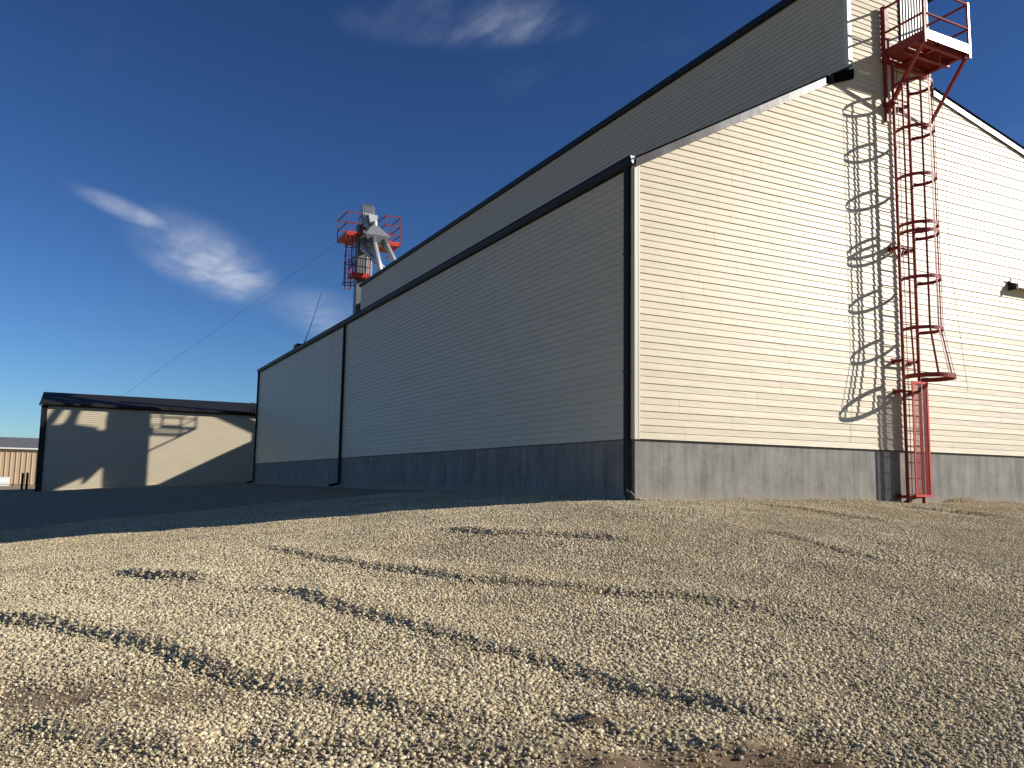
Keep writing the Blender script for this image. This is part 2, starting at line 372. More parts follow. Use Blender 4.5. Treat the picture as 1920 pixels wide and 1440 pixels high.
def gm_material():
    m = bpy.data.materials.new('gravel_bed'); m.use_nodes = True; nt = m.node_tree; nd = nt.nodes; lk = nt.links
    b = nd['Principled BSDF']; b.inputs['Roughness'].default_value = 0.95; b.inputs['Specular IOR Level'].default_value = 0.15
    geo = N(nd, 'ShaderNodeNewGeometry')
    at = N(nd, 'ShaderNodeAttribute', attribute_name='soil')
    v = N(nd, 'ShaderNodeTexVoronoi', ins={'Scale': 26.0}); lk.new(geo.outputs['Position'], v.inputs['Vector'])
    cr = N(nd, 'ShaderNodeValToRGB'); lk.new(v.outputs['Color'], cr.inputs['Fac'])
    e = cr.color_ramp.elements; e[0].color = (0.24, 0.183, 0.106, 1); e[1].color = (0.51, 0.408, 0.250, 1)
    ns = N(nd, 'ShaderNodeTexNoise', ins={'Scale': 9.0, 'Detail': 8.0, 'Roughness': 0.7}); lk.new(geo.outputs['Position'], ns.inputs['Vector'])
    cs = N(nd, 'ShaderNodeValToRGB'); lk.new(ns.outputs['Fac'], cs.inputs['Fac'])
    e = cs.color_ramp.elements; e[0].position = .3; e[1].position = .7
    e[0].color = (0.14, 0.090, 0.052, 1); e[1].color = (0.285, 0.196, 0.120, 1)
    mx = N(nd, 'ShaderNodeMixRGB'); lk.new(at.outputs['Fac'], mx.inputs['Fac']); lk.new(cr.outputs[0], mx.inputs[1]); lk.new(cs.outputs[0], mx.inputs[2])
    lk.new(mx.outputs[0], b.inputs['Base Color'])
    iv = N(nd, 'ShaderNodeMath', operation='SUBTRACT', ins={0: 1.0}); lk.new(v.outputs['Distance'], iv.inputs[1])
    sc = N(nd, 'ShaderNodeMath', operation='MULTIPLY'); lk.new(iv.outputs[0], sc.inputs[0])
    i2 = N(nd, 'ShaderNodeMath', operation='SUBTRACT', ins={0: 1.0}); lk.new(at.outputs['Fac'], i2.inputs[1]); lk.new(i2.outputs[0], sc.inputs[1])
    ad = N(nd, 'ShaderNodeMath', operation='MULTIPLY_ADD', ins={1: 0.6}); lk.new(ns.outputs['Fac'], ad.inputs[0]); lk.new(sc.outputs[0], ad.inputs[2])
    bp = N(nd, 'ShaderNodeBump', ins={'Strength': 0.9, 'Distance': 0.02}); lk.new(ad.outputs[0], bp.inputs['Height']); lk.new(bp.outputs[0], b.inputs['Normal'])
    return m
M['ground'] = gm_material()
me, gx, gy = grid_mesh('ground', Xn, Yn, gz)
at = me.attributes.new('soil', 'FLOAT', 'POINT'); at.data.foreach_set('value', soil(gx, gy).astype(np.float32))
ground = bpy.data.objects.new('gravel_yard', me); me.materials.append(M['ground']); COL.objects.link(ground); tag(ground, kind='structure')
Xf = axis(-1500, 1500, NX0, NX1, 40); Yf = axis(-1200, 2200, NY0, NY1, 40)
Xf = np.unique(np.concatenate([Xf, [NX0, NX1]])); Yf = np.unique(np.concatenate([Yf, [NY0, NY1]]))
hole = lambda cx, cy: ~((cx > NX0) & (cx < NX1) & (cy > NY0) & (cy < NY1))
me2, _, _ = grid_mesh('terrain', Xf, Yf, lambda x, y: gz(x, y, False) - 0.012, hole)
terr = bpy.data.objects.new('terrain', me2); me2.materials.append(M['ground']); COL.objects.link(terr); tag(terr, kind='structure')

# ------------------------------------------------------------------ loose gravel (instanced stones)
stone_mat = bpy.data.materials.new('gravel_stone'); stone_mat.use_nodes = True
nt = stone_mat.node_tree; b = nt.nodes['Principled BSDF']; b.inputs['Roughness'].default_value = 0.85; b.inputs['Specular IOR Level'].default_value = 0.25
oi = N(nt.nodes, 'ShaderNodeObjectInfo'); cr = N(nt.nodes, 'ShaderNodeValToRGB'); nt.links.new(oi.outputs['Random'], cr.inputs['Fac'])
cr.color_ramp.elements[0].color = (0.21, 0.168, 0.108, 1); cr.color_ramp.elements[1].color = (0.78, 0.66, 0.46, 1)
for pos, c in ((.08, (.31, .255, .175)), (.22, (.49, .395, .235)), (.6, (.60, .485, .295)), (.85, (.68, .565, .365))):
    el = cr.color_ramp.elements.new(pos); el.color = (*c, 1)
tcn = N(nt.nodes, 'ShaderNodeTexCoord'); nn = N(nt.nodes, 'ShaderNodeTexNoise', ins={'Scale': 2.2, 'Detail': 3.0})
nt.links.new(tcn.outputs['Object'], nn.inputs['Vector'])
mrr = N(nt.nodes, 'ShaderNodeMapRange', ins={'To Min': .78, 'To Max': 1.18}); nt.links.new(nn.outputs['Fac'], mrr.inputs['Value'])
hs = N(nt.nodes, 'ShaderNodeHueSaturation'); nt.links.new(cr.outputs[0], hs.inputs['Color']); nt.links.new(mrr.outputs[0], hs.inputs['Value'])
gp_ = N(nt.nodes, 'ShaderNodeNewGeometry'); n3 = N(nt.nodes, 'ShaderNodeTexNoise', ins={'Scale': 0.8, 'Detail': 4.0})
nt.links.new(gp_.outputs['Position'], n3.inputs['Vector'])
m3 = N(nt.nodes, 'ShaderNodeMapRange', ins={'From Min': .3, 'From Max': .7, 'To Min': .86, 'To Max': 1.12}); nt.links.new(n3.outputs['Fac'], m3.inputs['Value'])
h3 = N(nt.nodes, 'ShaderNodeHueSaturation'); nt.links.new(hs.outputs[0], h3.inputs['Color']); nt.links.new(m3.outputs[0], h3.inputs['Value'])
nt.links.new(h3.outputs[0], b.inputs['Base Color'])
stones = bpy.data.collections.new('stone_shapes')
for i in range(7):
    bm = bmesh.new(); bmesh.ops.create_icosphere(bm, subdivisions=2, radius=0.5)
    ax = np.array([1, random.uniform(.68, .95), random.uniform(.45, .72)])
    dirs = [Vector(rng.normal(size=3)).normalized() for _ in range(9)]; cuts = [random.uniform(.30, .47) for _ in dirs]
    for v in bm.verts:
        for d, c in zip(dirs, cuts):
            k = v.co.dot(d)
            if k > c: v.co -= d * (k - c) * .9
        v.co = Vector((v.co.x * ax[0], v.co.y * ax[1], v.co.z * ax[2]))
    mm = bpy.data.meshes.new('stone'); bm.to_mesh(mm); bm.free(); mm.materials.append(stone_mat)
    so = bpy.data.objects.new('stone', mm); stones.objects.link(so)
def gravel_layer(name, label, keep, dens, smin, smax, seed, step):
    X = np.arange(NX0, NX1, step); Y = np.arange(NY0, NY1, step)
    me, x, y = grid_mesh(name, X, Y, lambda a, b: gz(a, b) + 0.004, keep)
    sz = np.clip(1 + .22 * vnoise(x, y, .55, 41) + .18 * vnoise(x, y, 1.6, 42), .6, 1.5)
    a = me.attributes.new('siz', 'FLOAT', 'POINT'); a.data.foreach_set('value', sz.astype(np.float32))
    a = me.attributes.new('dens', 'FLOAT', 'POINT'); a.data.foreach_set('value', dens(x, y).astype(np.float32))
    o = bpy.data.objects.new(name, me); COL.objects.link(o); tag(o, label, 'gravel', kind='stuff')
    ng = bpy.data.node_groups.new(name, 'GeometryNodeTree')
    ng.interface.new_socket('Geometry', in_out='INPUT', socket_type='NodeSocketGeometry')
    ng.interface.new_socket('Geometry', in_out='OUTPUT', socket_type='NodeSocketGeometry')
    nd = ng.nodes; lk = ng.links
    gi = nd.new('NodeGroupInput'); go = nd.new('NodeGroupOutput')
    dp = nd.new('GeometryNodeDistributePointsOnFaces'); dp.distribute_method = 'RANDOM'; dp.inputs['Seed'].default_value = seed
    na = nd.new('GeometryNodeInputNamedAttribute'); na.data_type = 'FLOAT'; na.inputs['Name'].default_value = 'dens'
    ci = nd.new('GeometryNodeCollectionInfo'); ci.inputs['Collection'].default_value = stones
    ci.inputs['Separate Children'].default_value = True; ci.inputs['Reset Children'].default_value = True
    ip = nd.new('GeometryNodeInstanceOnPoints'); ip.inputs['Pick Instance'].default_value = True
    rr = nd.new('FunctionNodeRandomValue'); rr.data_type = 'FLOAT_VECTOR'
    rr.inputs[0].default_value = (-.6, -.6, 0); rr.inputs[1].default_value = (.6, .6, 6.283)
    rs = nd.new('FunctionNodeRandomValue'); rs.data_type = 'FLOAT'; rs.inputs['Seed'].default_value = 5
    rs.inputs[2].default_value = 0.0; rs.inputs[3].default_value = 1.0
    pw = nd.new('ShaderNodeMath'); pw.operation = 'POWER'; pw.inputs[1].default_value = 2.2; lk.new(rs.outputs[1], pw.inputs[0])
    mr = nd.new('ShaderNodeMapRange'); lk.new(pw.outputs[0], mr.inputs['Value'])
    mr.inputs['To Min'].default_value = smin; mr.inputs['To Max'].default_value = smax
    lk.new(gi.outputs[0], dp.inputs['Mesh']); lk.new(na.outputs['Attribute'], dp.inputs['Density'])
    lk.new(dp.outputs['Points'], ip.inputs['Points']); lk.new(ci.outputs[0], ip.inputs['Instance'])
    lk.new(rr.outputs[0], ip.inputs['Rotation']); nb = nd.new('GeometryNodeInputNamedAttribute'); nb.data_type = 'FLOAT'; nb.inputs['Name'].default_value = 'siz'
    ml_ = nd.new('ShaderNodeMath'); ml_.operation = 'MULTIPLY'; lk.new(mr.outputs[0], ml_.inputs[0]); lk.new(nb.outputs['Attribute'], ml_.inputs[1])
    lk.new(ml_.outputs[0], ip.inputs['Scale'])
    lk.new(ip.outputs[0], go.inputs[0])
    md = o.modifiers.new('scatter', 'NODES'); md.node_group = ng
    return o
def sector(dmin, dmax, margin):
    lo = math.atan2(960, 1598.8) + R_(margin)
    fa = math.atan2(fwd.y, fwd.x)
    def f(cx, cy):
        dx = cx - CAM.x; dy = cy - CAM.y; D = np.hypot(dx, dy)
        an = np.abs((np.arctan2(dy, dx) - fa + np.pi) % (2 * np.pi) - np.pi)
        inside = (cx > -.05) & (cy > -.05)
        return (D > dmin) & (D < dmax) & (an < lo) & ~inside
    return f
dist = lambda x, y: np.hypot(x - CAM.x, y - CAM.y)
gravel_layer('gravel', 'loose tan crushed gravel covering the sloping yard', sector(2.2, 23, 9),
             lambda x, y: (2050 - 950 * np.clip((dist(x, y) - 9) / 8, 0, 1)) * np.clip(1.0 - 1.1 * soil(x, y), 0.07, 1) * np.clip(1 + .35 * vnoise(x, y, 1.7, 31), .3, 2),
             0.014, 0.041, 3, 0.08)
gravel_layer('gravel', 'small tan chippings between the larger gravel stones nearest the camera', sector(2.2, 10.5, 9),
             lambda x, y: 1500 * np.clip(1.0 - .7 * soil(x, y), 0.3, 1) * np.clip((10.5 - dist(x, y)) / 2, 0, 1), 0.008, 0.019, 9, 0.08)

# ------------------------------------------------------------------ main building
Hc = 0.127
bld = thing('grain_warehouse', 'large cream sided grain warehouse with dark trim and raised roof monitor', 'building', (0, 0, -1.1))
YR = 34.6                   # unseen rear of right bay cut short to let sun onto the shed
YL = 36.3                   # length of the long wall
EAVE = 5.10
rakeL = lambda x: 5.026 + 0.557 * x
rakeR = lambda x: 8.15 - 0.239 * (x - 9.04)
XR = 12.35; MX0, MX1, MTOP = 5.70, 8.40, 10.72
def strip(mb, m, z0, z1, l0, l1, r0, r1, lip, off=0.0, top=0.003):
    """one lap: m maps (u, out, v) to world. l0/l1 left end at bottom/top, r0/r1 right end"""
    b = lip + off; t = top + off
    vs = [m(l0, off, z0), m(r0, off, z0), m(l0, b, z0), m(r0, b, z0), m(l0 , b - .002, z0 + .012), m(r0, b - .002, z0 + .012), m(l1, t, z1), m(r1, t, z1),
          m(l0, 0, z0), m(l1, 0, z1), m(r0, 0, z0), m(r1, 0, z1)]
    mb.add(vs, [(0, 1, 3, 2), (2, 3, 5, 4), (4, 5, 7, 6), (8, 2, 4, 6, 9), (10, 11, 7, 5, 3)])
mg = lambda u, o, v: (u, -o, v)
ml = lambda u, o, v: (-o, u, v)
def lims_g(z):
    l = max(.085, (z - 5.06) / .557)
    if z > 8.22: l = MX0 + .085
    r = XR - .02 if z < rakeR(XR) else min(XR - .02, 9.04 + (8.19 - z) / .239)
    if z > 8.30: r = MX1 - .01
    return l, max(r, l + .01)
def wall_panels(parent, m, rows, lims, name, seams, seed):
    rs = random.Random(seed)
    for row in range(rows[0], rows[1], 2):
        zs = [row * Hc, (row + 1) * Hc, (row + 2) * Hc]
        L0, R0 = lims(zs[0]); L2, R2 = lims(zs[2] - 1e-4)
        lo = min(L0, L2); hi = max(R0, R2)
        cuts = [lo]; c = lo + rs.uniform(.6, seams)
        while c < hi - .5: cuts.append(c); c += seams * rs.choice((1, 1, 1, .72))
        cuts.append(hi)
        for i in range(len(cuts) - 1):
            mb = MB(); ok = False
            for k in range(2):
                if zs[k + 1] > rows[1] * Hc + 1e-6: continue
                la, ra = lims(zs[k]); lb, rb = lims(zs[k + 1] - 1e-4)
                a0, a1 = max(la, cuts[i]), min(ra, cuts[i + 1] + .03); b0, b1 = max(lb, cuts[i]), min(rb, cuts[i + 1] + .03)
                if a1 - a0 < .02 and b1 - b0 < .02: continue
                a1 = max(a1, a0); b1 = max(b1, b0); ok = True
                strip(mb, m, zs[k], zs[k + 1], a0, b0, a1, b1, .022 if k == 0 else .017, 0.0018 if i % 2 else 0.0)
            if ok: mb.build(name, 'siding', parent)
gable = MB().prism([(0.02, 0), (XR, 0), (XR, rakeR(XR) + .1), (MX1, rakeR(MX1) + .1), (MX1, MTOP), (MX0, MTOP), (MX0, rakeL(MX0)), (0.02, EAVE)], 1, 0.0, 0.12)
gw = gable.build('gable_wall', 'siding', bld)
wall_panels(gw, mg, (0, 84), lims_g, 'siding_panel', 3.75, 1)
tr = MB().box((-.03, -.03, -.012), (.085, -.001, EAVE + .03)).box((.05, -.034, -.012), (.085, -.0305, EAVE + .03))
tr.box((-.03, -.0005, -.012), (-.001, .085, EAVE))
tr.build('corner_trim', 'trim', gw)
MB().box((MX0 - .03, -.03, 8.30), (MX0 + .085, -.001, MTOP)).box((MX0 + .052, -.034, 8.30), (MX0 + .085, -.0305, MTOP)).box((MX0 - .03, -.0005, 8.3), (MX0 - .001, .085, MTOP)).build('corner_trim', 'trim', gw)
# long side wall
sw = MB().box((0.0, .12, 0), (.12, YL, EAVE + .05)).build('side_wall', 'siding', bld)
SPLIT = 21.0
wall_panels(sw, ml, (0, 40), lambda z: (.085, SPLIT), 'siding_panel', 3.75, 2)
mb = MB()
for r in range(40): strip(mb, ml, r * Hc, (r + 1) * Hc, SPLIT + .04, SPLIT + .04, YL - .02, YL - .02, .022 if r % 2 == 0 else .017)
tag(mb.build('siding_field', 'siding', sw), kind='stuff')
# monitor (raised roof strip)
mw = MB().box((MX0, .12, 8.0), (MX0 + .1, YL, MTOP)).build('monitor_wall', 'siding', bld)
mb = MB(); mmap = lambda u, o, v: (MX0 - o, u, v)
for r in range(64, 84):
    strip(mb, mmap, r * Hc, (r + 1) * Hc, .085, .085, YL - .1, YL - .1, .022 if r % 2 == 0 else .017)
tag(mb.build('siding_field', 'siding', mw), kind='stuff')
MB().box((MX1 - .1, .12, 8.0), (MX1, YL, MTOP)).box((MX0 + .1, YL - .1, 8.0), (MX1 - .1, YL, MTOP)).build('monitor_back', 'siding', mw)
# plinth
pl = MB().box((.018, .03, -2.2), (XR - .02, .3, -.004)).build('plinth', 'concrete', bld)
MB().box((.018, .3, -2.2), (.3, YL - .02, -.004)).build('side_plinth', 'concrete', bld)
MB().box((.3, YL - .3, -2.2), (MX1 - .02, YL - .02, 5)).box((MX1 - .019, YR - .3, -2.2), (XR - .02, YR - .02, 7.4)).build('rear_wall', 'siding', bld)
MB().box((XR - .3, .3, -2.2), (XR - .021, YR - .3, rakeR(XR))).build('far_side_wall', 'siding', bld)
# drip edge between siding and plinth
MB().box((.0, -.012, -.012), (XR, .03, -.0045)).box((-.004, .03, -.010), (.018, YL, -.0045)).build('starter_strip', 'dark', bld)
# roofs
rf = MB().prism([(-.08, rakeL(-.08) + .167), (MX0 + .05, rakeL(MX0 + .05) + .167), (MX0 + .05, rakeL(MX0 + .05) + .20), (-.08, rakeL(-.08) + .20)], 1, -.06, YL + .15)
rf.prism([(MX1 - .05, rakeR(MX1 - .05) + .187), (XR + .15, rakeR(XR + .15) + .187), (XR + .15, rakeR(XR + .15) + .225), (MX1 - .05, rakeR(MX1 - .05) + .225)], 1, -.06, YR)
rf.prism([(MX0 - .11, MTOP + .125), (7.05, MTOP + .30), (MX1 + .11, MTOP + .125), (MX1 + .11, MTOP + .155), (7.05, MTOP + .34), (MX0 - .11, MTOP + .155)], 1, -.12, YL + .12)
roof = rf.build('roof', 'roof', bld)
MB().box((MX0 - .11, -.12, MTOP - .02), (MX0 - .015, YL + .12, MTOP + .124)).box((MX1 + .015, -.12, MTOP - .02), (MX1 + .11, YL + .12, MTOP + .124)).build('fascia', 'dark', roof)
MB().box((MX0 - .015, YL + .02, MTOP - .02), (MX1 + .015, YL + .1, MTOP + .12)).build('fascia', 'dark', roof)
# rake boards
def rake_board(x0, x1, fz, w, name, m, segs):
    xs = [x0 + (x1 - x0) * i / segs for i in range(segs + 1)]
    for i in range(segs):
        a, b = xs[i], xs[i + 1] + (.05 if i < segs - 1 else 0); y = -.062 - .003 * (i % 2)
        MB().prism([(a, fz(a)), (b, fz(b)), (b, fz(b) + w), (a, fz(a) + w)], 1, y, -.03).build(name, m, roof)
rake_board(-.02, 4.98, rakeL, .165, 'rake_board', 'rake', 2)
rake_board(MX1 + .03, XR + .14, lambda x: rakeR(x) + .03, .135, 'rake_board', 'rake', 2)
MB().prism([(MX1 + .03, rakeR(MX1 + .03) + .167), (XR + .14, rakeR(XR + .14) + .167), (XR + .14, rakeR(XR + .14) + .235), (MX1 + .03, rakeR(MX1 + .03) + .235)], 1, -.072, -.0605).build('drip_edge', 'matt_black', roof)
MB().prism([(-.02, rakeL(-.02) + .167), (4.98, rakeL(4.98) + .167), (4.98, rakeL(4.98) + .205), (-.02, rakeL(-.02) + .205)], 1, -.070, -.0605).build('drip_edge', 'matt_black', roof)
MB().prism([(4.97, rakeL(4.97) + .02), (5.10, rakeL(5.10) - .03), (5.72, rakeL(5.72) - .13), (5.74, rakeL(5.74) - .08), (5.74, rakeL(5.74) + .10), (4.97, rakeL(4.97) + .19)], 1, -.10, -.035).build('flashing_box', 'matt_black', roof)
# gutters and downspouts
gp = [(-.018, EAVE - .03), (-.085, EAVE - .03), (-.115, EAVE + .03), (-.118, EAVE + .10), (-.132, EAVE + .115), (-.132, EAVE + .14), (-.018, EAVE + .14)]
gut = MB().prism(gp, 1, -.03, YL + .02).build('gutter', 'dark', bld)
MB().prism([(p[0] * .86 - .012, EAVE + .055 + (p[1] - EAVE - .055) * .8) for p in gp], 1, -.036, -.0305).build('end_cap', 'galv', gut)
MB().box((-.020, .1, EAVE - .05), (-.0175, YL, EAVE + .14)).build('fascia', 'dark', gut)
MB().prism([(XR + .02, rakeR(XR) + .0), (XR + .16, rakeR(XR) + .0), (XR + .16, rakeR(XR) + .16), (XR + .02, rakeR(XR) + .16)], 1, -.03, YR).build('gutter', 'dark', bld)
def downspout(y, kick, zb):
    d = MB().box((-.105, y - .055, zb + .16), (-.026, y + .055, EAVE - .02))
    for k in (-.033, 0, .033): d.box((-.1085, y + k - .009, zb + .16), (-.105, y + k + .009, EAVE - .02))
    ds = d.build('downspout', 'dark', bld)
    if kick is None:
        MB().prism([(y + .055, zb + .17), (y - .055, zb + .17), (y - .075, zb + .11), (y - .20, zb + .03), (y - .17, zb - .07), (y - .02, zb - .03), (y + .04, zb + .06)], 0, -.104, -.027).build('elbow', 'dark', ds)
        MB().prism([(y - .075, zb + .112), (y - .20, zb + .032), (y - .205, zb + .045), (y - .075, zb + .13)], 0, -.060, -.035).build('elbow_lit_edge', 'galv', ds)  # pale strip colours in the sunlit edge of the dark elbow
    else: MB().prism([(-.105, zb + .17), (-.026, zb + .17), (-.026, zb + .13), (-.075, zb + .04), (-.075 - kick, zb - .02), (-.105 - kick, zb + .07), (-.105, zb + .14)], 1, y - .054, y + .054).build('elbow', 'dark', ds)
    for z in (1.2, 3.4): MB().box((-.109, y - .075, z), (-.020, y + .075, z + .03)).build('strap', 'dark', ds)
downspout(.165, None, -1.05); downspout(18.95, .34, -1.06); downspout(36.1, .36, -1.08)
# ribbed steel panel at the head of the ladder
rp = MB().box((7.36, -.035, 9.42), (8.34, -.02, MTOP - .02)).build('ribbed_panel', 'matt_black', bld)
for i in range(10):
    x = 7.38 + i * .1005
    MB().prism([(x, -.036), (x + .003, -.056), (x + .042, -.056), (x + .046, -.036)], 2, 9.34, MTOP - .02).build('rib', 'ribwhite', rp)
# small canopy on the gable
cn = MB().prism([(-.02, 4.19), (-.24, 4.12), (-.24, 4.02), (-.22, 4.02), (-.22, 4.09), (-.02, 4.15)], 0, 10.95, 12.2).build('canopy', 'white', bld)
MB().prism([(-.02, 4.22), (-.20, 4.10), (-.24, 3.98), (-.02, 3.98)], 0, 10.90, 10.945).build('side_plate', 'dark', cn)
MB().tube([(10.92, -.06, 4.2), (10.90, -.1, 4.26)], .012).build('hook', 'dark', cn)
# rear annex, seen only by its shadow on the shed
MB().prism([(10.3, -2), (12.4, -2), (12.4, 7.42), (10.3, 6.35)], 1, YR, 40.2).prism([(12.0, -2), (12.4, -2), (12.4, 8.25), (12.0, 8.1)], 1, 40.25, 43.5).build('rear_annex', 'siding', bld)

# ------------------------------------------------------------------ access ladder with cage
lad = thing('caged_ladder', 'tall red steel ladder with safety cage fixed to the sunny gable wall', 'ladder', (7.04, -.245, -1.1))
XC, WD, D_ = 7.04, .493, .245
for s in (-1, 1):
    MB().box((XC + s * WD / 2 - .012, -D_ - .035, -1.14), (XC + s * WD / 2 + .012, -D_ + .035, 8.72)).build('rail', 'red', lad)
z = -.93
while z < 8.7:
    MB().tube([(XC - WD / 2, -D_, z), (XC + WD / 2, -D_, z)], .0125, 8).build('rung', 'red', lad); z += .336
CC, CR = .317, .4015
def hoop(z, r=CR, c=CC, w=.072, t=.010):
    a0 = math.asin(-c / r) if c < r else -math.pi / 2
    n = 28; pts = []; out = []
    for i in range(n + 1):
        a = a0 + (math.pi - 2 * a0) * i / n
        pts.append((XC + r * math.cos(a), -(D_ + c) - r * math.sin(a), z)); out.append((math.cos(a), -math.sin(a), 0))
    return MB().ribbon(pts, w, t, out).build('hoop', 'red', lad, smooth=False)
for z in (8.02, 6.97, 5.89, 4.83, 4.66, 3.65, 2.56): hoop(z)
BR, BC = .50, .435
hoop(1.53, BR, BC, .095, .012)
for a in (28, 60, 92, 122, 176):
    ca, sa = math.cos(R_(a)), math.sin(R_(a))
    top = (XC + (CR - .006) * ca, -(D_ + CC) - (CR - .006) * sa, 8.05); mid = (top[0], top[1], 2.56)
    bot = (XC + (BR - .008) * ca, -(D_ + BC) - (BR - .008) * sa, 1.50)
    s = MB(); s.bar(top, mid, .042, .009, (ca, -sa, 0)); s.bar(mid, bot, .042, .009, (ca, -sa, 0)); s.build('strap', 'red', lad)
for z in (7.75, 4.42, 1.93, 1.27, -.98):
    for s in (-1, 1):
        x = XC + s * WD / 2
        m_ = MB().box((x - .03, -D_ - .01, z - .03), (x + .03, -.028, z + .03)); m_.box((x - .07, -.034, z - .06), (x + .07, -.018, z + .06)); m_.build('wall_bracket', 'red', lad)
    MB().box((XC - WD / 2 - .03, -D_ + .036, z - .02), (XC + WD / 2 + .03, -D_ + .055, z + .02)).build('cross_bar', 'red', lad)
MB().tube([(XC - .16, -D_ - .04, 8.6), (XC - .16, -D_ - .04, -.9)], .008, 6).build('fall_arrest_cable', 'red', lad)
MB().tube([(XC + .30, -1.02, 8.6), (XC + .26, -1.08, 4.0), (XC + .34, -1.30, 1.2)], .004, 5).build('hoist_rope', 'wire', lad)
# hinged guard over the lower rungs
GX0, GX1, GY, GZ0, GZ1 = XC - .20, XC + .30, -.40, -.98, 1.47
g_ = MB().box((GX0, GY - .012, GZ0), (GX0 + .04, GY + .012, GZ1)).box((GX1 - .045, GY - .012, GZ0), (GX1, GY + .09, GZ1))
g_.box((GX0 + .041, GY - .012, GZ1 - .05), (GX1 - .046, GY + .012, GZ1)).box((GX0 + .041, GY - .012, GZ0), (GX1 - .046, GY + .012, GZ0 + .05))
guard = g_.build('ladder_guard', 'red2', lad)
ms = MB(); n = 0; zz = GZ0 + .05
while zz < GZ1 - .06:
    ms.bar((GX0 + .04, GY, zz), (GX1 - .045, GY, zz), .004, .0125); zz += .0225
xx = GX0 + .06
while xx < GX1 - .05:
    ms.bar((xx, GY - .003, GZ0 + .05), (xx, GY - .003, GZ1 - .05), .004, .004); xx += .045
tag(ms.build('expanded_mesh', 'red', guard), kind='stuff')

# ------------------------------------------------------------------ service platform
PX0, PX1, PY0, PY1, PZ = 6.72, 8.26, -.035, -1.14, 8.80
plf = thing('service_platform', 'red steel service platform with railings high on the gable above the ladder', 'platform', (7.5, -.6, 7.5))
MB().box((PX0, PY1, PZ), (PX0 + .02, PY0, PZ + .20)).build('toe_board', 'red', plf)
MB().box((PX0 + .021, PY1, PZ), (PX1, PY1 + .02, PZ + .215)).build('toe_board', 'red_gloss', plf)
MB().box((PX1 - .02, PY1 + .021, PZ), (PX1, PY0, PZ + .20)).build('toe_board', 'red', plf)
for y in (PY0 - .04, -.58, PY1 + .16): MB().box((PX0 + .021, y - .035, PZ - .07), (PX1 - .021, y + .035, PZ - .004)).build('joist', 'red', plf)
for x in (PX0 + .04, 7.36, PX1 - .06): MB().box((x - .03, PY1 + .021, PZ - .002), (x + .03, PY0, PZ + .055)).build('joist', 'red', plf)
gr = MB(); zt = PZ + .07
for i in range(60):
    x = 7.40 + i * .0142
    if x < PX1 - .05: gr.box((x, PY1 + .04, zt - .015), (x + .004, PY0 - .02, zt))
for i in range(26):
    y = PY1 + .05 + i * .042
    if y < PY0 - .03: gr.box((7.40, y, zt - .012), (PX1 - .05, y + .005, zt - .001))
tag(gr.build('grating', 'red', plf), kind='stuff')
MB().box((PX0 + .03, PY1 + .03, zt - .01), (7.39, -.62, zt)).build('floor_plate', 'red', plf)
MB().box((PX0 + .075, -.60, zt - .012), (7.385, PY0 - .05, zt - .002)).build('hatch', 'red', plf)
MB().box((PX0 + .03, -.60, zt - .012), (PX0 + .06, PY0, zt)).build('floor_plate', 'red', plf)
posts = [(PX0 + .03, PY1 + .03), (PX1 - .03, PY1 + .03), (PX1 - .03, PY0 - .06), (PX0 + .03, PY0 - .08)]
for i, (x, y) in enumerate(posts):
    w = .028 if i < 3 else .06
    MB().box((x - w, y - w, PZ - .08), (x + w, y + w, 10.02)).build('post', 'red_gloss' if i == 1 else 'red', plf)
for zr in (9.40, 9.985):
    for a, b in ((0, 1), (1, 2), (0, 3)):
        A, B = posts[a], posts[b]
        MB().tube([(A[0], A[1], zr), (B[0], B[1], zr)], .027, 10).build('top_rail' if zr > 9.6 else 'mid_rail', 'red', plf)
MB().bar((PX0 + .05, PY1 + .10, PZ - .05), (6.80, -.06, 7.55), .075).build('brace', 'red', plf)
MB().bar((PX1 - .06, PY1 + .10, PZ - .05), (8.19, -.06, 7.52), .06).build('brace', 'red', plf)
MB().bar((6.80, -.05, 7.35), (6.80, -.05, PZ), .06).build('wall_post', 'red', plf)
MB().box((7.55, -.03, 7.47), (8.25, -.020, 7.56)).build('wall_plate', 'red', plf)

# ------------------------------------------------------------------ bucket elevator tower behind the far end
tw = thing('bucket_elevator', 'grey bucket elevator tower with red platforms and pale spouts beyond the warehouse', 'elevator', (6.8, 38.7, -1.5))
MB().box((7.1, 37.6, -2), (8.2, 38.6, 10.6)).build('lower_casing', 'galv_dark', tw)
MB().prism([(7.3, 7.0), (8.5, 8.35), (8.45, 10.35), (7.3, 10.3)], 1, 36.75, 36.9).build('shadow_panel', 'galv_dark', tw)  # unseen panel added to widen the monitor's shadow on the shed
MB().box((6.0, 38.35, -2), (6.5, 38.95, 15.2)).build('leg_casing', 'galv_dark', tw)
MB().box((6.62, 38.45, -2), (7.0, 38.95, 13.9)).build('leg_casing', 'galv', tw)
hp = [(38.15, 15.0), (38.15, 15.9), (38.28, 16.35), (38.5, 16.58), (38.85, 16.6), (39.1, 16.35), (39.2, 15.9), (39.2, 15.0)]
hd = MB().prism(hp, 0, 6.22, 6.95).build('head', 'galv', tw)
MB().prism([(38.135, 15.95), (38.26, 16.38), (38.49, 16.6), (38.5, 16.58), (38.28, 16.35), (38.15, 15.93)], 0, 6.30, 6.9).build('head_cover', 'galv_dark', hd)
MB().box((6.20, 38.10, 15.72), (6.97, 39.25, 15.80)).build('flange', 'galv_dark', hd)
MB().prism([(6.45, 15.75), (7.05, 15.75), (6.98, 15.2), (6.58, 15.2)], 1, 37.8, 38.13).build('discharge', 'pipe', hd)
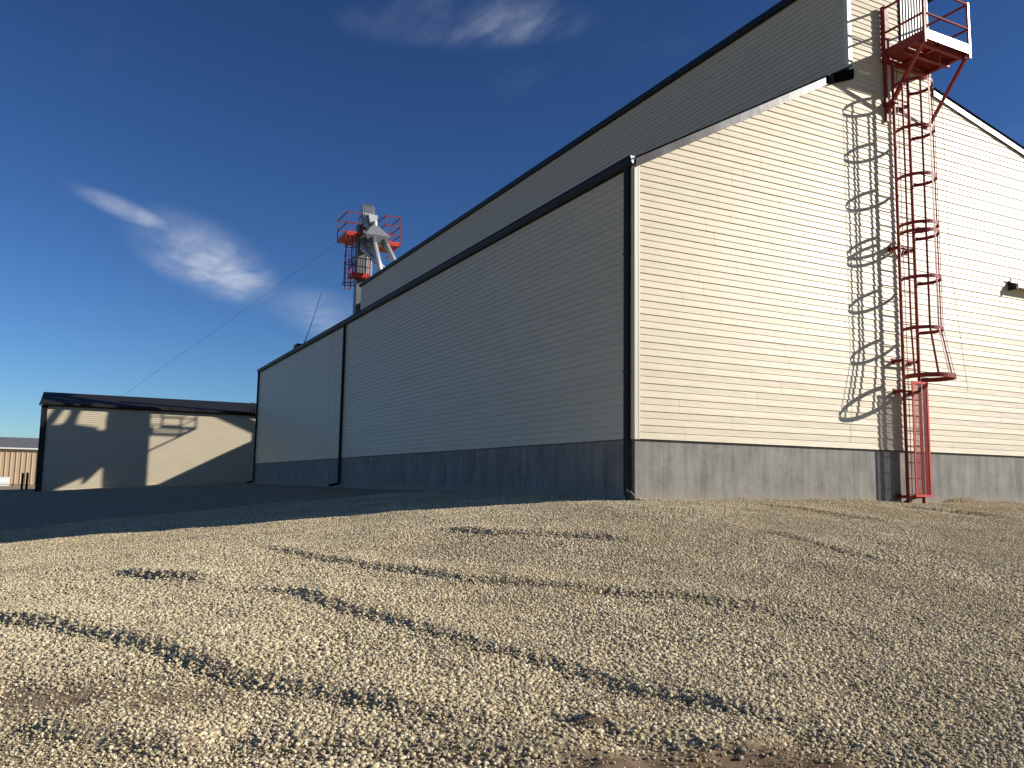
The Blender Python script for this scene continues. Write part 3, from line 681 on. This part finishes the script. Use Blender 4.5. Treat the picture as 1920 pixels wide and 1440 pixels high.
# distributor
a = (6.86, 37.75, 15.05); q = .82; zb = 14.25
base = [(a[0] - q, a[1] - .75, zb), (a[0] + q, a[1] - .75, zb), (a[0] + q, a[1] + .55, zb), (a[0] - q, a[1] + .55, zb)]
topq = [(a[0] - .14, a[1] - .14, a[2]), (a[0] + .14, a[1] - .14, a[2]), (a[0] + .14, a[1] + .14, a[2]), (a[0] - .14, a[1] + .14, a[2])]
low = [(x * .55 + a[0] * .45, y * .55 + a[1] * .45, 13.75) for x, y, _ in base]
MB().add(base + topq, [(0, 1, 5, 4), (1, 2, 6, 5), (2, 3, 7, 6), (3, 0, 4, 7), (4, 5, 6, 7)]).add(base + low, [(0, 4, 5, 1), (1, 5, 6, 2), (2, 6, 7, 3), (3, 7, 4, 0), (4, 7, 6, 5)]).build('distributor', 'galv', tw)
MB().tube([(a[0], a[1], 15.0), (a[0], a[1] + .05, 15.3)], .17, 14).build('inlet', 'pipe', tw)
def spout(pts, r, m='pipe'):
    sp = MB().tube(pts, r, 16).build('spout', m, tw, smooth=True)
    p0, p1 = Vector(pts[0]), Vector(pts[1]); d = (p1 - p0).normalized()
    for k in (0.03, .18, .36):
        MB().tube([p0 + d * k, p0 + d * (k + .07)], r * 1.22, 16).build('collar', 'galv_dark', sp)
    return sp
spout([(6.62, 37.25, 14.05), (6.75, 35.5, 11.0)], .19)
spout([(7.35, 37.30, 14.05), (8.1, 35.3, 11.0)], .18)
spout([(6.12, 37.6, 14.1), (6.08, 37.6, 13.45), (6.45, 37.1, 12.9), (7.75, 35.9, 11.2)], .17, 'galv')
spout([(8.5, 38.7, 11.9), (14.8, 38.7, 9.3)], .28, 'galv')
def rail_platform(x0, x1, y0, y1, z, h, sides, name, fm='red2', rails=(.5, 1)):
    pf = MB().box((x0, y0, z - .12), (x1, y1, z)).build(name, fm, tw)
    cs = {'s': ((x0, y0), (x1, y0)), 'n': ((x0, y1), (x1, y1)), 'w': ((x0, y0), (x0, y1)), 'e': ((x1, y0), (x1, y1))}
    pset = set()
    for s in sides:
        A, B = cs[s]; pset |= {A, B}
        for k in rails: MB().bar((*A, z + h * k), (*B, z + h * k), .055).build('rail', 'red', pf)
        MB().bar((*A, z + .05), (*B, z + .05), .03, .16).build('toe_board', 'red2', pf)
    for p in sorted(pset): MB().bar((*p, z - .1), (*p, z + h), .055).build('post', 'red', pf)
    return pf
p1 = rail_platform(5.2, 6.2, 38.1, 40.3, 14.45, 1.35, 'swn', 'upper_platform')
p2 = rail_platform(7.55, 8.55, 37.7, 39.6, 14.05, 1.75, 'sew', 'upper_platform', rails=(.33, .66, 1))
MB().box((6.2, 39.0, 14.2), (7.6, 39.7, 14.3)).build('walkway', 'red', p2)
MB().bar((7.0, 38.9, 15.5), (7.45, 38.9, 15.5), .3, .4).build('drive_motor', 'rust', tw)
MB().bar((8.4, 37.8, 13.95), (7.9, 38.5, 13.2), .05).build('brace', 'red2', tw)
p3 = rail_platform(5.5, 6.6, 37.6, 38.4, 11.75, 1.05, 'sw', 'mid_platform')
for i in range(6): MB().bar((5.62 + i * .17, 37.6, 11.7), (5.62 + i * .17, 37.6, 12.8), .03).build('baluster', 'red', p3)
p4 = MB().bar((8.9, 37.95, 9.3), (11.05, 37.95, 9.3), .06, .14).bar((8.9, 38.55, 9.3), (11.05, 38.55, 9.3), .06, .14).bar((11.02, 37.98, 9.3), (11.02, 38.52, 9.3), .06, .14).build('side_platform', 'red2', tw)
for i in range(9): MB().bar((8.95 + i * .25, 37.98, 9.33), (8.95 + i * .25, 38.52, 9.33), .05, .04).build('grating_bar', 'red', p4)
for y in (37.95, 38.55):
    for x in (8.95, 11.02): MB().bar((x, y, 9.3), (x, y, 10.5), .055).build('post', 'red', p4)
    for k in (9.92, 10.47): MB().bar((8.95, y, k), (11.02, y, k), .045).build('rail', 'red', p4)
for k in (9.92, 10.47): MB().bar((11.02, 37.95, k), (11.02, 38.55, k), .045).build('rail', 'red', p4)
MB().bar((11.0, 38.13, 9.25), (8.2, 38.13, 7.7), .10).build('brace', 'red', p4)
MB().bar((11.0, 38.32, 9.25), (8.2, 38.32, 7.7), .10).build('brace', 'red', p4)
MB().bar((8.2, 38.2, 9.3), (8.95, 38.2, 9.3), .1, .5).build('arm', 'red', p4)
for x in (5.25, 5.62):
    MB().bar((x, 38.35, 10.9), (x, 38.35, 14.6), .06).build('ladder_rail', 'red', tw)
for i in range(12): MB().bar((5.25, 38.35, 11.0 + i * .3), (5.62, 38.35, 11.0 + i * .3), .025).build('rung', 'red', tw)
for z, r in ((13.6, .34), (12.5, .34), (11.2, .44)):
    pts = [(5.43 + r * math.cos(t * math.pi / 10), 38.05 + r * math.sin(t * math.pi / 10), z) for t in range(20)]
    MB().tube(pts, .03, 6, closed=True).build('cage_hoop', 'red', tw)
for t in (200, 245, 290, 335):
    MB().bar((5.43 + .34 * math.cos(R_(t)), 38.05 + .34 * math.sin(R_(t)), 14.4), (5.43 + .40 * math.cos(R_(t)), 38.05 + .40 * math.sin(R_(t)), 11.2), .035).build('cage_strap', 'red', tw)
# guy cables
def cable(name, pts, r, label, cat):
    return tag(MB().tube(pts, r, 6).build(name, 'wire'), label, cat, 'tower guy cables')
cable('guy_cable', [(5.2, 40.3, 14.35), (-1.2, 44.5, 8.8), (-7.6, 48.7, 3.4)], .007, 'thin guy cable sloping down left from the elevator tower', 'cable')
cable('guy_cable', [(8.6, 39.0, 13.95), (13.0, 33.5, 11.2), (18.0, 27.5, 8.0)], .009, 'short length of guy cable right of the elevator tower', 'cable')
an = thing('antenna', 'thin leaning whip antenna on the warehouse eave', 'antenna', (.3, 27.3, 5.4))
MB().tube([(.3, 27.3, 5.38), (.3, 26.1, 6.05), (.3, 24.2, 7.36)], [.022, .016, .008], 6).build('mast', 'wire', an)
MB().box((.0, 27.2, 5.30), (.4, 27.9, 5.50)).build('base', 'dark', an)

# ------------------------------------------------------------------ far shed
sh = thing('storage_shed', 'long low cream sided shed with dark roof streaked by shadows', 'shed', (-5, 47, -1.8))
SX0, SX1, SY, SZ0, SZ1 = -10.86, 9.0, 47.0, -1.95, 3.50
swl = MB().box((SX0, SY, -2.4), (SX1, SY + .15, SZ1)).build('wall', 'siding', sh)
mb = MB(); r = 0
while SZ0 + (r + 1) * Hc < SZ1:
    strip(mb, lambda u, o, v: (u, SY - o, v), SZ0 + r * Hc, SZ0 + (r + 1) * Hc, SX0 + .05, SX0 + .05, SX1, SX1, .024); r += 1
tag(mb.build('siding_field', 'siding', swl), kind='stuff')
MB().box((SX0, SY + .15, -2.4), (SX0 + .15, 55, 3.4)).build('side_wall', 'siding', sh)
srf = MB().prism([(46.72, 3.62), (51.0, 4.60), (55.3, 3.62), (55.3, 3.56), (51.0, 4.54), (46.72, 3.56)], 0, SX0 - .18, SX1).build('roof', 'roof', sh)
MB().box((SX0 - .16, 46.66, 3.47), (SX1, 46.80, 3.60)).build('gutter', 'dark', sh)
MB().box((SX0 - .15, 46.82, 3.40), (SX1, 46.98, 3.46)).build('soffit', 'dark', sh)
MB().box((SX0 - .10, 46.90, -2.2), (SX0 + .10, 46.978, 3.44)).build('corner_post', 'dark', sh)
MB().box((SX0 + .12, 46.92, -2.0), (SX0 + .24, 46.978, 3.44)).build('downspout', 'dark', sh)
MB().box((SX0 - .22, 46.6, 3.40), (SX0 - .165, 46.85, 3.58)).build('gutter_end', 'dark', sh)
rl = thing('roof_ladder_hoop', 'small dark red ladder handrail rising over the shed eave beside the warehouse', 'ladder', (1.2, 46.5, 3.0))
for x in (1.42, 1.66): MB().bar((x, 46.5, 3.2), (x, 46.5, 4.25), .055).build('post', 'rust', rl)
MB().bar((1.42, 46.5, 4.22), (1.66, 46.5, 4.22), .055).build('top_bar', 'rust', rl)
MB().bar((1.42, 46.5, 3.7), (1.66, 46.5, 3.7), .04).build('rung', 'rust', rl)

# ------------------------------------------------------------------ beyond the shed
bn = thing('metal_barn', 'distant tan ribbed metal barn with grey roof at the far left', 'barn', (-20, 100, -2.7))
MB().box((-40, 100, -4), (-6, 101, 2.15)).build('wall', 'tan', bn)
for i in range(50):
    x = -33 + i * .53
    MB().prism([(x, 100), (x + .05, 99.93), (x + .11, 99.93), (x + .16, 100)], 2, -3.4, 2.1).build('rib', 'tan', bn)
MB().prism([(99.6, 2.2), (106, 3.6), (112, 2.2)], 0, -41, -5).build('roof', 'grey_roof', bn)
MB().box((-41, 99.55, 2.05), (-5, 99.65, 2.2)).build('eave_trim', 'white', bn)
for i, (x, lb) in enumerate(((-12.28, 'dark rusty steel post left of its twin beside the shed corner'), (-11.98, 'dark rusty steel post nearest the shed corner'))):
    tag(MB().tube([(x, 60 , -3.0), (x + .02, 60, -.70 + .03 * i)], .085, 10).build('steel_post', 'rust'), lb, 'post', 'steel posts by the shed')
tk = thing('white_tank', 'rounded white tank standing before the distant tan barn', 'tank', (-17.2, 92, -2.6))
pr = [(-1.1, -2.9), (1.1, -2.9), (1.12, -1.6), (.8, -1.2), (.3, -1.08), (-.3, -1.08), (-.8, -1.2), (-1.12, -1.6)]
MB().prism([(92 + a * .8, b_) for a, b_ in pr], 0, -19.0, -15.0).build('body', 'white', tk)
MB().box((-17.2, 91.1, -2.4), (-17.14, 91.16, -1.45)).build('band', 'galv_dark', tk)
fn = thing('wire_fence', 'low rusty cable fence running in front of the tan barn', 'fence', (-15, 75, -2.4))
for x in (-17.6, -15.6, -13.7): MB().bar((x, 75, -2.8), (x, 75, -1.62), .06).build('post', 'rust', fn)
for z in (-1.68, -2.05): MB().tube([(-18.5, 75, z + .05), (-15.6, 75, z), (-11.0, 75, z - .06)], .022, 5).build('cable', 'rust', fn)

# ------------------------------------------------------------------ dry grass and a weed
def grass(name, label, spots, n, L, cat, col='straw'):
    mb = MB()
    for cx, cy, r in spots:
        for _ in range(n):
            x = cx + random.gauss(0, r); y = cy + random.gauss(0, r); z = float(gz(np.array([x]), np.array([y]))[0])
            l = random.uniform(.4, 1) * L; a = random.uniform(0, 6.28); t = random.uniform(.2, 1.3)
            d = Vector((math.cos(a) * math.sin(t), math.sin(a) * math.sin(t), math.cos(t))) * l; s = Vector((-math.sin(a), math.cos(a), 0)) * .0022
            p = Vector((x, y, z)); mid = p + d * .55 + Vector((0, 0, .006)); e = p + d - Vector((0, 0, l * .15))
            mb.add([p - s, p + s, mid + s, mid - s, e], [(0, 1, 2, 3), (3, 2, 4)])
    return tag(mb.build(name, col), label, cat, kind='stuff')
grass('dry_grass', 'dry straw coloured grass lying on the soil at the bottom edge', [(-5.48, -9.08, .08), (-5.38, -9.22, .09), (-5.55, -9.25, .08), (-5.95, -9.0, .07)], 70, .075, 'grass')
wd = MB()
for _ in range(60):
    a = random.uniform(0, 6.28); t = random.uniform(.1, 1.4); l = random.uniform(.08, .26)
    p = Vector((10.9, -.32, -1.12)); d = Vector((math.cos(a) * math.sin(t), math.sin(a) * math.sin(t), math.cos(t))) * l
    s = Vector((-math.sin(a), math.cos(a), 0)) * .012
    wd.add([p - s, p + s, p + d * .6 + s * 1.6, p + d, p + d * .6 - s * 1.6], [(0, 1, 2, 3, 4)])
tag(wd.build('weed', 'rust'), 'small dark weed clump against the plinth at the right edge', 'weed')
